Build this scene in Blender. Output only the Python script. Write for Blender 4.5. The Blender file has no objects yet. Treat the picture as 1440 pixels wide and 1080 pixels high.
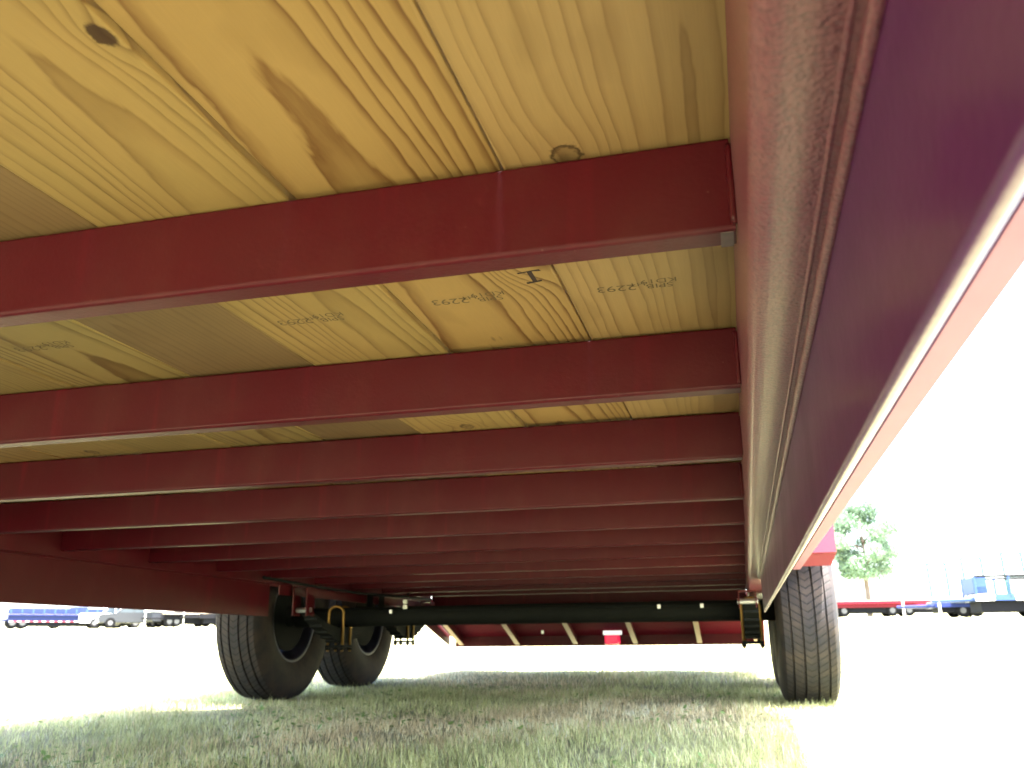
import bpy, bmesh, math, random
import numpy as np
from mathutils import Vector, Matrix
random.seed(7); rng = np.random.default_rng(11)
sc = bpy.context.scene
COL = sc.collection
ZO = 0.366                      # camera height above the ground at the origin
SLOPE = 0.029                   # the field rises gently towards the back

# ---------------------------------------------------------------- camera
cd = bpy.data.cameras.new('camera'); cam = bpy.data.objects.new('camera', cd); COL.objects.link(cam)
R_ = Vector((0.96834515, 0.24944732, -0.0091492)); U_ = Vector((0.07927638, -0.27257893, 0.95886182)); F_ = Vector((-0.23669163, 0.9292345, 0.28372577))
M = Matrix.Identity(4)
for i in range(3):
    M[i][0] = R_[i]; M[i][1] = U_[i]; M[i][2] = -F_[i]
M[2][3] = ZO
cam.matrix_world = M
cd.sensor_width = 36; cd.lens = 1234.6 / 1440 * 36
cd.clip_start = 0.02; cd.clip_end = 3000
cd.dof.use_dof = True; cd.dof.focus_distance = 0.95; cd.dof.aperture_fstop = 5.6
cd.dof.aperture_fstop = 14.0
sc.camera = cam

# ---------------------------------------------------------------- light
TO_SUN = Vector((0.16, -0.24, 1.0)).normalized()
elev = math.asin(TO_SUN.z); azim = math.atan2(TO_SUN.x, TO_SUN.y)
w = bpy.data.worlds.new('World'); sc.world = w; w.use_nodes = True
nt = w.node_tree; nt.nodes.clear()
o_ = nt.nodes.new('ShaderNodeOutputWorld'); b_ = nt.nodes.new('ShaderNodeBackground'); s_ = nt.nodes.new('ShaderNodeTexSky')
s_.sky_type = 'NISHITA'; s_.sun_disc = False; s_.sun_elevation = elev; s_.sun_rotation = azim
s_.dust_density = 4.0; s_.air_density = 1.0; s_.ozone_density = 0.6
b_.inputs[1].default_value = 0.15
nt.links.new(s_.outputs[0], b_.inputs[0]); nt.links.new(b_.outputs[0], o_.inputs[0])
sd = bpy.data.lights.new('sun', 'SUN'); sd.energy = 5.0; sd.angle = math.radians(0.6); sd.color = (1.0, 0.96, 0.88)
sun = bpy.data.objects.new('sun', sd); COL.objects.link(sun)
sun.rotation_euler = TO_SUN.to_track_quat('Z', 'Y').to_euler(); sun.location = (5, -5, 12)
sc.view_settings.view_transform = 'Standard'; sc.view_settings.look = 'None'
sc.view_settings.exposure = 4.2; sc.view_settings.gamma = 1.0; sc.view_settings.use_curve_mapping = False
sc.render.engine = 'CYCLES'
sc.cycles.max_bounces = 8; sc.cycles.diffuse_bounces = 5; sc.cycles.glossy_bounces = 4

# ---------------------------------------------------------------- node helpers
class NT:
    def __init__(s, name):
        s.m = bpy.data.materials.new(name); s.m.use_nodes = True; s.t = s.m.node_tree
        s.p = s.t.nodes['Principled BSDF']
    def n(s, ty, **kw):
        x = s.t.nodes.new(ty)
        for k, v in kw.items(): setattr(x, k, v)
        return x
    def l(s, a, b): s.t.links.new(a, b)
    def put(s, sock, v):
        if isinstance(v, bpy.types.NodeSocket): s.l(v, sock)
        else: sock.default_value = v
    def math(s, op, a, b=0.0, c=None, clamp=False):
        x = s.n('ShaderNodeMath', operation=op); x.use_clamp = clamp
        s.put(x.inputs[0], a); s.put(x.inputs[1], b)
        if c is not None: s.put(x.inputs[2], c)
        return x.outputs[0]
    def coord(s, which='Object'): return s.n('ShaderNodeTexCoord').outputs[which]
    def mapping(s, v, scale=(1, 1, 1), loc=(0, 0, 0)):
        x = s.n('ShaderNodeMapping'); s.l(v, x.inputs[0]); x.inputs['Scale'].default_value = scale; x.inputs['Location'].default_value = loc
        return x.outputs[0]
    def noise(s, v, scale, detail=3, rough=0.5, out='Fac'):
        x = s.n('ShaderNodeTexNoise'); s.l(v, x.inputs['Vector']); x.inputs['Scale'].default_value = scale
        x.inputs['Detail'].default_value = detail; x.inputs['Roughness'].default_value = rough
        return x.outputs[out]
    def ramp(s, f, stops):
        x = s.n('ShaderNodeValToRGB'); s.l(f, x.inputs[0]); e = x.color_ramp.elements
        while len(e) < len(stops): e.new(0.5)
        for el, (p, c) in zip(e, stops):
            el.position = p; el.color = (*c, 1) if len(c) == 3 else c
        return x.outputs[0]
    def mix(s, f, a, b):
        x = s.n('ShaderNodeMix', data_type='RGBA'); s.put(x.inputs[0], f)
        s.put(x.inputs[6], a if isinstance(a, bpy.types.NodeSocket) else (*a, 1)); s.put(x.inputs[7], b if isinstance(b, bpy.types.NodeSocket) else (*b, 1))
        return x.outputs[2]
    def bump(s, h, strength, dist):
        x = s.n('ShaderNodeBump'); s.l(h, x.inputs['Height']); x.inputs['Strength'].default_value = strength; x.inputs['Distance'].default_value = dist
        s.l(x.outputs[0], s.p.inputs['Normal']); return x
    def sep(s, v):
        x = s.n('ShaderNodeSeparateXYZ'); s.l(v, x.inputs[0]); return x.outputs

def paint(name, base, rough=0.4, dirt=(0.06, 0.04, 0.03), dirt_amt=0.25, peel=260, peel_amt=0.25, coat=0.3, spec=0.5, metal=0.0, scratch=True, speck=0, streak=0):
    k = NT(name); c = k.coord()
    n1 = k.noise(c, 6, 5, 0.6); n2 = k.noise(c, 55, 4, 0.7)
    d = k.math('MULTIPLY', k.ramp(n1, [(0.45, (0, 0, 0)), (0.8, (1, 1, 1))]), dirt_amt)
    col = k.mix(k.math('MULTIPLY', n2, 0.35), base, tuple(min(1, x * 0.72) for x in base))
    col = k.mix(d, col, dirt)
    if scratch:
        v = k.n('ShaderNodeTexVoronoi'); k.l(c, v.inputs['Vector']); v.inputs['Scale'].default_value = 38
        sp = k.ramp(v.outputs['Distance'], [(0.0, (1, 1, 1)), (0.045, (0, 0, 0))])
        col = k.mix(k.math('MULTIPLY', sp, 0.35), col, (0.20, 0.12, 0.10))
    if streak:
        st = k.noise(k.mapping(c, (1, 0.2, 0.08)), 26, 2, 0.5)  # paler paint runs that also paint in light from the plank gaps
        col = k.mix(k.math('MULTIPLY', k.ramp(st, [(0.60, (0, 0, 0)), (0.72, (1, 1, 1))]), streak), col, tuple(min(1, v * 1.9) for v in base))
        sm = k.noise(k.mapping(c, (1, 1, 0.6)), 11, 5, 0.65)
        col = k.mix(k.math('MULTIPLY', k.ramp(sm, [(0.50, (0, 0, 0)), (0.75, (1, 1, 1))]), 0.35), col, (0.085, 0.018, 0.016))
    if speck:
        sn = k.noise(k.mapping(c, (1, 0.35, 1)), 850, 2, 0.6)
        col = k.mix(k.math('MULTIPLY', k.ramp(sn, [(0.50, (0, 0, 0)), (0.62, (1, 1, 1))]), speck), col, tuple(v * 0.42 for v in base))
    k.l(col, k.p.inputs['Base Color'])
    k.l(k.math('MULTIPLY_ADD', n1, 0.25, rough - 0.1), k.p.inputs['Roughness'])
    k.p.inputs['Metallic'].default_value = metal
    k.p.inputs['Coat Weight'].default_value = coat; k.p.inputs['Coat Roughness'].default_value = 0.18
    k.p.inputs['Specular IOR Level'].default_value = spec
    pn = k.noise(c, peel, 2, 0.5)
    k.bump(pn, peel_amt, 0.0015)
    return k.m

def plain(name, base, rough=0.6, metal=0.0, var=0.3, scale=20, emit=None, spec=0.5):
    k = NT(name); c = k.coord()
    n = k.noise(c, scale, 4, 0.6)
    k.l(k.mix(n, tuple(x * (1 - var) for x in base), tuple(min(1, x * (1 + var)) for x in base)), k.p.inputs['Base Color'])
    k.p.inputs['Roughness'].default_value = rough; k.p.inputs['Metallic'].default_value = metal
    k.p.inputs['Specular IOR Level'].default_value = spec
    if emit:
        k.p.inputs['Emission Color'].default_value = (*emit[0], 1); k.p.inputs['Emission Strength'].default_value = emit[1]
    return k.m

def wood(name, u0, w0, tilt, spacing=0.0085, seed=0.0, light=(0.60, 0.40, 0.135), dark=(0.34, 0.165, 0.045), knots=(), stain=0.0, green=0.3, con=0.8):
    """pine: growth rings round a slightly tilted pith axis; local x across, y along, z up"""
    k = NT(name); c = k.coord(); X, Y, Z = k.sep(c)
    c2 = k.mapping(c, (1, 0.16, 1), (seed, seed * 1.7, seed))
    warp = k.noise(c2, 9, 3, 0.5); warp2 = k.noise(c2, 38, 4, 0.6)
    wx = k.math('MULTIPLY_ADD', k.math('SUBTRACT', warp, 0.5), 0.032, X)
    dx = k.math('SUBTRACT', wx, u0)
    dz = k.math('MULTIPLY_ADD', Y, tilt, k.math('ADD', Z, w0))
    r = k.math('SQRT', k.math('ADD', k.math('MULTIPLY', dx, dx), k.math('MULTIPLY', dz, dz)))
    r = k.math('MULTIPLY_ADD', warp2, 0.008, r)
    dk = None
    for (kx, ky, s, amp) in knots:
        core_on = s > 0; s = abs(s)
        ax = k.math('SUBTRACT', X, kx); ay = k.math('SUBTRACT', Y, ky)
        q = k.math('ADD', k.math('MULTIPLY', ax, ax), k.math('MULTIPLY', k.math('MULTIPLY', ay, ay), 0.45))
        d = k.math('SQRT', q)
        g = k.math('EXPONENT', k.math('DIVIDE', k.math('MULTIPLY', q, -1), 6.0 * s * s))
        r = k.math('MULTIPLY_ADD', g, amp, r)
        if not core_on: continue
        c_ = k.math('ADD', d, k.math('MULTIPLY', k.math('SUBTRACT', k.noise(c, 120, 3, 0.6), 0.5), s * 0.9))
        core = k.ramp(k.math('DIVIDE', c_, s), ([(0.0, (1, 1, 1)), (0.75, (1, 1, 1)), (1.0, (0, 0, 0))] if s < 0.010 else [(0.0, (0.6, 0.6, 0.6)), (0.55, (0.35, 0.35, 0.35)), (0.82, (1, 1, 1)), (1.0, (0, 0, 0))]))
        dk = core if dk is None else k.math('MAXIMUM', dk, core)
    r = k.math('MULTIPLY_ADD', k.math('SINE', k.math('MULTIPLY', r, 95.0)), 0.0045, r)
    ph = k.math('FRACT', k.math('DIVIDE', r, spacing * 0.82))
    ring = k.ramp(ph, [(0.0, (0.03,) * 3), (0.55, (0.08,) * 3), (0.82, (0.62,) * 3), (0.91, (1,) * 3), (0.96, (0.25,) * 3), (1.0, (0.03,) * 3)])
    fac_var = k.noise(c2, 14, 2, 0.5)
    ring = k.math('MULTIPLY', ring, k.math('MULTIPLY_ADD', fac_var, 1.7 * con, 0.10), clamp=True)
    fib = k.noise(k.mapping(c, (1, 0.03, 1)), 700, 3, 0.6)
    col = k.mix(ring, light, dark)
    big = k.noise(k.mapping(c, (1, 0.3, 1), (seed * 3, 0, 0)), 7, 3, 0.5)
    gsel = k.math('MULTIPLY', k.ramp(big, [(0.4, (0, 0, 0)), (0.7, (1, 1, 1))]), green)
    col = k.mix(gsel, col, (0.45, 0.345, 0.12))
    blot = k.ramp(k.noise(k.mapping(c, (1, 0.4, 1), (0, seed, 0)), 16, 2, 0.4), [(0.60, (0, 0, 0)), (0.68, (1, 1, 1))])
    col = k.mix(k.math('MULTIPLY', blot, 0.28), col, (0.30, 0.16, 0.05))
    col = k.mix(k.math('MULTIPLY', fib, 0.45), col, tuple(v * 0.62 for v in light))
    # short dark resin flecks
    v = k.n('ShaderNodeTexVoronoi'); k.l(k.mapping(c, (1, 0.28, 1), (seed, 0, 0)), v.inputs['Vector']); v.inputs['Scale'].default_value = 16
    fl = k.ramp(v.outputs['Distance'], [(0.0, (1, 1, 1)), (0.05, (0, 0, 0))])
    col = k.mix(k.math('MULTIPLY', fl, 0.6), col, (0.08, 0.035, 0.015))
    if stain: col = k.mix(k.math('MULTIPLY', k.noise(c, 3.5, 4, 0.6), stain), col, (0.16, 0.10, 0.045))
    if dk is not None: col = k.mix(k.math('MULTIPLY', dk, 0.9), col, (0.055, 0.018, 0.008))
    hs = k.n('ShaderNodeHueSaturation'); hs.inputs['Value'].default_value = 0.535; hs.inputs['Saturation'].default_value = 1.0; k.l(col, hs.inputs['Color']); col = hs.outputs[0]
    k.l(col, k.p.inputs['Base Color']); k.p.inputs['Roughness'].default_value = 0.55
    k.p.inputs['Specular IOR Level'].default_value = 0.35
    k.bump(k.math('ADD', k.math('MULTIPLY', fib, 0.5), ring), 0.18, 0.0012)
    return k.m

MAT = {}
RED = (0.064, 0.0016, 0.0060)
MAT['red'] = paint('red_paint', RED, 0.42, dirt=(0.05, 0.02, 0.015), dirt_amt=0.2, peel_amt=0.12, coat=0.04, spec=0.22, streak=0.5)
MAT['red_gloss'] = paint('red_paint_glossy', (0.145, 0.022, 0.042), 0.44, dirt=(0.26, 0.16, 0.13), dirt_amt=0.45, peel=420, peel_amt=1.0, coat=0.30, spec=0.5, speck=0.75)  # beige dirt tone and specks paint in a speckled reflection of sunlit ground
MAT['flare_web'] = paint('flare_tinted_web_paint', (0.066, 0.004, 0.066), 0.36, dirt_amt=0.12, peel=200, peel_amt=0.18, coat=0.4, spec=0.4)  # lens-flare purple is mixed into the red of the web
MAT['glare_pink'] = plain('glare_pink_paint', (0.25, 0.105, 0.185), 0.7, 0.0, 0.12, 8)  # pink paled to imitate glare washing over the red rail
MAT['fender'] = paint('fender_paint', (0.16, 0.010, 0.026), 0.5, dirt_amt=0.05, coat=0.15, spec=0.3, scratch=False)
MAT['black'] = plain('black_steel', (0.006, 0.007, 0.007), 0.75, 0.0, 0.4, spec=0.15)
MAT['gold'] = plain('zinc_yellow', (0.34, 0.20, 0.06), 0.5, 0.8, 0.2, 60)
MAT['zinc'] = plain('zinc_bright', (0.72, 0.72, 0.74), 0.28, 0.9, 0.15, 60)
MAT['bare'] = plain('bare_steel', (0.11, 0.075, 0.075), 0.7, 0.0, 0.3, 90)
MAT['rim'] = plain('rim_silver', (0.05, 0.055, 0.09), 0.35, 0.6, 0.4, 12)
MAT['ink'] = plain('ink', (0.13, 0.085, 0.04), 0.8)
MAT['ink_dark'] = plain('marker_ink', (0.03, 0.012, 0.010), 0.8)
MAT['lens'] = plain('red_lens', (0.75, 0.02, 0.06), 0.2, 0, 0.1, 20, ((1.0, 0.03, 0.12), 0.035))
MAT['lit_white'] = plain('licence_lamp', (0.8, 0.8, 0.8), 0.3, 0, 0.05, 20, ((1, 0.97, 0.95), 0.05))
MAT['white'] = plain('white_paint', (0.75, 0.75, 0.73), 0.4, 0, 0.08)
MAT['far_rim'] = plain('far_rim', (0.05, 0.05, 0.055), 0.5, 0, 0.1)
MAT['silver'] = plain('grey_vehicle_paint', (0.018, 0.020, 0.024), 0.5, 0, 0.1, spec=0.2)
MAT['glass'] = plain('vehicle_glass', (0.03, 0.04, 0.05), 0.08, 0, 0.2)
MAT['blue'] = plain('blue_paint', (0.010, 0.017, 0.080), 0.5, 0, 0.2, spec=0.15)
MAT['far_red'] = plain('far_red_paint', (0.085, 0.003, 0.010), 0.5, 0, 0.15, spec=0.15)
MAT['far_tyre'] = plain('far_tyre', (0.004, 0.004, 0.0045), 0.9, spec=0.1)
MAT['red_dull'] = paint('red_paint_dull', (0.11, 0.003, 0.012), 0.8, dirt_amt=0.1, coat=0.0, spec=0.08, scratch=False)
MAT['far_black'] = plain('far_black_paint', (0.004, 0.0042, 0.006), 0.8, 0, 0.2, spec=0.1)
MAT['tape_red'] = plain('tape_red', (0.25, 0.01, 0.015), 0.4, 0, 0.05)
MAT['tape_white'] = plain('tape_white', (0.5, 0.5, 0.5), 0.4, 0, 0.05)
MAT['pink'] = plain('pink_panel', (0.15, 0.016, 0.07), 0.5, 0, 0.05, spec=0.1)
MAT['sky_blue'] = plain('light_blue_paint', (0.022, 0.045, 0.13), 0.5, 0, 0.15, spec=0.15)
MAT['teal'] = plain('teal_paint', (0.015, 0.045, 0.045), 0.6, 0, 0.15, spec=0.15)

def tyre_material():
    k = NT('tyre_rubber'); c = k.coord(); X, Y, Z = k.sep(c)
    ang = k.math('ARCTAN2', Z, Y)
    n = k.noise(c, 9, 5, 0.65); n2 = k.noise(c, 90, 3, 0.6)
    col = k.mix(k.ramp(n, [(0.4, (0, 0, 0)), (0.75, (1, 1, 1))]), (0.015, 0.014, 0.018), (0.048, 0.034, 0.027))
    # sipes: fine slanted cuts across the ribs
    sl = k.math('ADD', k.math('MULTIPLY', ang, 13.05), k.math('MULTIPLY', k.math('ABSOLUTE', X), 22.0))
    cut = k.ramp(k.math('FRACT', sl), [(0.0, (0, 0, 0)), (0.16, (0, 0, 0)), (0.24, (1, 1, 1)), (1.0, (1, 1, 1))])
    rad = k.math('SQRT', k.math('ADD', k.math('MULTIPLY', Y, Y), k.math('MULTIPLY', Z, Z)))
    on = k.ramp(rad, [(0.0, (0, 0, 0)), (0.372, (0, 0, 0)), (0.376, (1, 1, 1))])
    cut2 = k.math('SUBTRACT', 1.0, k.math('MULTIPLY', k.math('SUBTRACT', 1.0, cut), on))
    col = k.mix(cut2, (0.004, 0.004, 0.004), col)
    k.l(col, k.p.inputs['Base Color']); k.p.inputs['Roughness'].default_value = 0.75; k.p.inputs['Specular IOR Level'].default_value = 0.3
    k.bump(k.math('MULTIPLY_ADD', n2, 0.15, cut2), 0.5, 0.002)
    return k.m
MAT['tyre'] = tyre_material()

# ---------------------------------------------------------------- object helpers
def link(name, me, mat, parent=None, loc=(0, 0, 0)):
    o = bpy.data.objects.new(name, me); COL.objects.link(o)
    if mat is not None:
        if isinstance(mat, (list, tuple)):
            for m in mat: me.materials.append(m)
        elif not me.materials: me.materials.append(mat)
    o.location = loc
    if parent is not None: o.parent = parent
    return o
def wpos(o):
    p = Vector((0, 0, 0))
    while o is not None:
        p += o.location; o = o.parent
    return p
def build(name, bm, mat, parent=None, origin=None, smooth=False):
    """bm is in world coordinates with z measured from camera height; the object's origin goes to its centre"""
    bmesh.ops.translate(bm, verts=bm.verts, vec=(0, 0, ZO))
    if origin is None:
        a = [v.co for v in bm.verts]
        origin = Vector([(min(v[i] for v in a) + max(v[i] for v in a)) / 2 for i in range(3)])
    else: origin = Vector(origin) + Vector((0, 0, ZO))
    bmesh.ops.translate(bm, verts=bm.verts, vec=-origin)
    me = bpy.data.meshes.new(name); bm.normal_update(); bm.to_mesh(me); bm.free()
    if smooth:
        for p in me.polygons: p.use_smooth = True
    return link(name, me, mat, parent, origin - (wpos(parent) if parent else Vector((0, 0, 0))))
def empty(name, loc, label=None, cat=None, group=None, rz=0):
    o = bpy.data.objects.new(name, None); COL.objects.link(o); o.location = loc; o.rotation_euler.z = rz; o.empty_display_size = 0.2
    tag(o, label, cat, group); return o
def tag(o, label=None, cat=None, group=None, kind=None):
    for kk, v in (('label', label), ('category', cat), ('group', group), ('kind', kind)):
        if v: o[kk] = v
    return o
def box(bm, x0, x1, y0, y1, z0, z1, bev=0.0):
    r = bmesh.ops.create_cube(bm, size=1); vs = r['verts']
    for v in vs: v.co = Vector(((x0 + x1) / 2 + v.co.x * (x1 - x0), (y0 + y1) / 2 + v.co.y * (y1 - y0), (z0 + z1) / 2 + v.co.z * (z1 - z0)))
    if bev:
        es = list({e for v in vs for e in v.link_edges})
        bmesh.ops.bevel(bm, geom=es, offset=bev, segments=2, affect='EDGES', profile=0.6)
    return bm
def newbox(*a, **k): return box(bmesh.new(), *a, **k)
def extrude_profile(pts, axis, a0, a1, step=None, wob=0.0):
    """pts: closed list of 2D points; axis 'Y' -> (x,z) swept along Y; 'X' -> (y,z) swept along X"""
    bm = bmesh.new(); n = len(pts); k = 2 if not step else max(2, int(abs(a1 - a0) / step) + 1)
    rows = []
    for j in range(k):
        a = a0 + (a1 - a0) * j / (k - 1); row = []
        for (p, q) in pts:
            if wob: p += random.uniform(-wob, wob); q += random.uniform(-wob, wob)
            row.append(bm.verts.new((p, a, q) if axis == 'Y' else (a, p, q)))
        rows.append(row)
    for j in range(k - 1):
        for i in range(n):
            bm.faces.new((rows[j][i], rows[j][(i + 1) % n], rows[j + 1][(i + 1) % n], rows[j + 1][i]))
    bm.faces.new(rows[0]); bm.faces.new(rows[-1][::-1])
    bmesh.ops.recalc_face_normals(bm, faces=bm.faces)
    return bm
def rrect(x0, x1, z0, z1, r, n=5):
    pts = []
    for cx, cz, a in ((x1 - r, z1 - r, 0), (x0 + r, z1 - r, 90), (x0 + r, z0 + r, 180), (x1 - r, z0 + r, 270)):
        for i in range(n + 1):
            t = math.radians(a + 90 * i / n); pts.append((cx + r * math.cos(t), cz + r * math.sin(t)))
    return pts
def tube(bm, pts, r, n=10, cap=True):
    rings = []
    P = [Vector(p) for p in pts]
    for i, p in enumerate(P):
        d = (P[min(i + 1, len(P) - 1)] - P[max(i - 1, 0)]).normalized()
        a = d.orthogonal().normalized(); b = d.cross(a)
        if rings:
            # keep the frame from twisting
            ref = (rings[-1][0].co - P[i - 1]); a = (ref - d * ref.dot(d)).normalized(); b = d.cross(a)
        rr = r[i] if isinstance(r, (list, tuple)) else r
        rings.append([bm.verts.new(p + rr * (math.cos(2 * math.pi * j / n) * a + math.sin(2 * math.pi * j / n) * b)) for j in range(n)])
    for i in range(len(rings) - 1):
        for j in range(n): bm.faces.new((rings[i][j], rings[i][(j + 1) % n], rings[i + 1][(j + 1) % n], rings[i + 1][j]))
    if cap: bm.faces.new(rings[0][::-1]); bm.faces.new(rings[-1])
    return bm
def lathe_x(bm, prof, cx, cy, cz, n=96, closed=True):
    """prof: list of (x, r) around the X axis"""
    rings = []
    for (x, r) in prof:
        rings.append([bm.verts.new((cx + x, cy + r * math.cos(2 * math.pi * j / n), cz + r * math.sin(2 * math.pi * j / n))) for j in range(n)])
    m = len(rings)
    for i in range(m if closed else m - 1):
        a, b = rings[i], rings[(i + 1) % m]
        for j in range(n): bm.faces.new((a[j], a[(j + 1) % n], b[(j + 1) % n], b[j]))
    if not closed:
        bm.faces.new(rings[0]); bm.faces.new(rings[-1])
    bmesh.ops.recalc_face_normals(bm, faces=bm.faces)
    return bm
def copy_obj(o, parent, loc):
    c = o.copy(); COL.objects.link(c); c.parent = parent; c.location = loc; return c
def copy_tree(o, parent=None):
    c = o.copy(); COL.objects.link(c); c.parent = parent
    for ch in list(o.children): copy_tree(ch, c)
    return c
def ground_z(x, y): return SLOPE * y

# ---------------------------------------------------------------- ground
def ground():
    xs = np.concatenate([np.linspace(-900, -60, 20), np.linspace(-50, -8, 20), np.linspace(-7, 5, 90), np.linspace(6, 50, 20), np.linspace(60, 900, 20)])
    ys = np.concatenate([np.linspace(-300, -20, 12), np.linspace(-15, 0, 10), np.linspace(0.2, 14, 110), np.linspace(15, 120, 50), np.linspace(130, 1500, 25)])
    X, Y = np.meshgrid(xs, ys); Z = SLOPE * Y
    Z = Z + 0.006 * np.sin(X * 3.1 + 1.2 * np.sin(Y * 2.3)) * np.sin(Y * 2.7 + X) + 0.004 * np.sin(X * 9 + Y * 4)
    me = bpy.data.meshes.new('ground'); nx, ny = len(xs), len(ys)
    co = np.stack([X, Y, Z], -1).reshape(-1, 3)
    fa = []
    idx = np.arange(nx * ny).reshape(ny, nx)
    q = np.stack([idx[:-1, :-1], idx[:-1, 1:], idx[1:, 1:], idx[1:, :-1]], -1).reshape(-1, 4)
    me.from_pydata(co.tolist(), [], q.tolist()); me.update()
    for p in me.polygons: p.use_smooth = True
    k = NT('soil_and_thatch'); c = k.coord()
    n = k.noise(c, 2.5, 5, 0.6); n2 = k.noise(c, 60, 5, 0.7); n3 = k.noise(c, 300, 2, 0.6)
    a = k.ramp(n, [(0.35, (0.24, 0.26, 0.12)), (0.55, (0.36, 0.35, 0.19)), (0.75, (0.48, 0.42, 0.28))])
    col = k.mix(n2, k.mix(0.5, a, (0.05, 0.04, 0.02)), a)
    k.l(col, k.p.inputs['Base Color']); k.p.inputs['Roughness'].default_value = 0.95
    k.bump(k.math('ADD', n2, n3), 0.8, 0.02)
    tag(link('ground', me, k.m), kind='structure')
ground()

# ---------------------------------------------------------------- grass (uncountable)
def blades_mesh(name, P, H, W, lean, az, cols, curl=0.6):
    n = len(P); seg = 3
    ca, sa = np.cos(az), np.sin(az)
    V = np.zeros((n, 7, 3)); 
    for s in range(3):
        t = s / 3.0; wd = W * (1 - 0.55 * t)
        off = lean * (t ** (1 + curl)) * H
        cx = P[:, 0] + off * ca; cy = P[:, 1] + off * sa; cz = P[:, 2] + H * t * np.sqrt(np.maximum(0.05, 1 - (lean * t * 0.7) ** 2))
        for sgn, q in ((-1, 0), (1, 1)):
            V[:, 2 * s + q, 0] = cx - sgn * wd / 2 * sa; V[:, 2 * s + q, 1] = cy + sgn * wd / 2 * ca; V[:, 2 * s + q, 2] = cz
    off = lean * H
    V[:, 6, 0] = P[:, 0] + off * ca; V[:, 6, 1] = P[:, 1] + off * sa; V[:, 6, 2] = P[:, 2] + H * np.sqrt(np.maximum(0.05, 1 - (lean * 0.7) ** 2))
    base = (np.arange(n) * 7)[:, None]
    tri = np.array([[0, 1, 3], [0, 3, 2], [2, 3, 5], [2, 5, 4], [4, 5, 6]])
    T = (base[:, :, None] + tri[None]).reshape(-1)
    me = bpy.data.meshes.new(name)
    me.vertices.add(n * 7); me.vertices.foreach_set('co', V.reshape(-1))
    nt_ = n * 5
    me.loops.add(nt_ * 3); me.loops.foreach_set('vertex_index', T.astype(np.int32))
    me.polygons.add(nt_); me.polygons.foreach_set('loop_start', np.arange(0, nt_ * 3, 3, dtype=np.int32)); me.polygons.foreach_set('loop_total', np.full(nt_, 3, dtype=np.int32))
    me.update(); me.validate()
    at = me.color_attributes.new('tint', 'FLOAT_COLOR', 'POINT')
    c4 = np.ones((n, 7, 4)); c4[:, :, :3] = cols[:, None, :]
    at.data.foreach_set('color', c4.reshape(-1))
    return me
def grass_material():
    k = NT('grass_blades'); a = k.n('ShaderNodeAttribute', attribute_name='tint')
    k.l(a.outputs['Color'], k.p.inputs['Base Color']); k.p.inputs['Roughness'].default_value = 0.5
    k.p.inputs['Specular IOR Level'].default_value = 0.3
    tr = k.n('ShaderNodeBsdfTranslucent'); k.l(a.outputs['Color'], tr.inputs[0])
    mx = k.n('ShaderNodeMixShader'); mx.inputs[0].default_value = 0.35
    out = k.t.nodes['Material Output']
    k.l(k.p.outputs[0], mx.inputs[1]); k.l(tr.outputs[0], mx.inputs[2]); k.l(mx.outputs[0], out.inputs[0])
    return k.m
GM = grass_material()
def patch(x, y, s, seed):
    return 0.5 + 0.25 * (np.sin(x * s + seed + 1.3 * np.sin(y * s * 0.8 + seed)) + np.sin(y * s * 1.3 - seed * 2 + np.sin(x * s * 1.7)))
def scatter(n, x0, x1, y0, y1, hmul=1.0, wmul=1.0):
    x = rng.uniform(x0, x1, n); y = rng.uniform(y0, y1, n)
    tuft = patch(x, y, 7, 0.3) * 0.6 + patch(x, y, 23, 2.2) * 0.4
    keep = rng.random(n) < 0.35 + 0.75 * tuft; x, y, tuft = x[keep], y[keep], tuft[keep]; n = len(x)
    H = 1.25 * (0.014 + 0.030 * tuft * rng.random(n) + 0.012 * rng.random(n)) * hmul
    tall = rng.random(n) < 0.012; H[tall] *= rng.uniform(1.4, 2.4, tall.sum())
    W = rng.uniform(0.0012, 0.0028, n) * wmul
    lean = rng.uniform(0.1, 1.1, n); az = rng.uniform(0, 2 * np.pi, n)
    dry = patch(x, y, 2.3, 4.1) * 0.62 + 0.38 * rng.random(n) > 0.55
    dry |= rng.random(n) < 0.13
    g1 = np.array([0.19, 0.21, 0.08]); g2 = np.array([0.47, 0.48, 0.24]); d1 = np.array([0.42, 0.34, 0.19]); d2 = np.array([0.58, 0.50, 0.32])
    t = rng.random((n, 1)); c = g1 + (g2 - g1) * t; cd_ = d1 + (d2 - d1) * t
    c = np.where(dry[:, None], cd_, c)
    H[dry] *= 0.75
    lum = 0.95 + 0.95 * patch(x, y, 31, 1.9) * (0.5 + patch(x, y, 6.3, 5.0)) + 0.25 * rng.random(n)
    c = np.minimum(c * lum[:, None], 0.85)
    white = rng.random(n) < 0.006; c[white] = (0.75, 0.72, 0.66)
    z = SLOPE * y - 0.004
    return np.stack([x, y, z], -1), H, W, lean, az, c
parts = [scatter(190000, -3.9, 1.3, 1.7, 4.6), scatter(70000, -4.5, 1.8, 4.6, 8.0, 1.05, 1.5), scatter(30000, -9, 5, 8, 16, 1.3, 3.0), scatter(14000, -14, 9, 16, 40, 1.6, 7)]
P, H, W, L, A, C = [np.concatenate([p[i] for p in parts]) for i in range(6)]
tag(link('grass', blades_mesh('grass', P, H, W, L, A, C), GM), 'short mown green and straw coloured grass under and around the red trailer', 'grass', kind='stuff')
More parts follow.
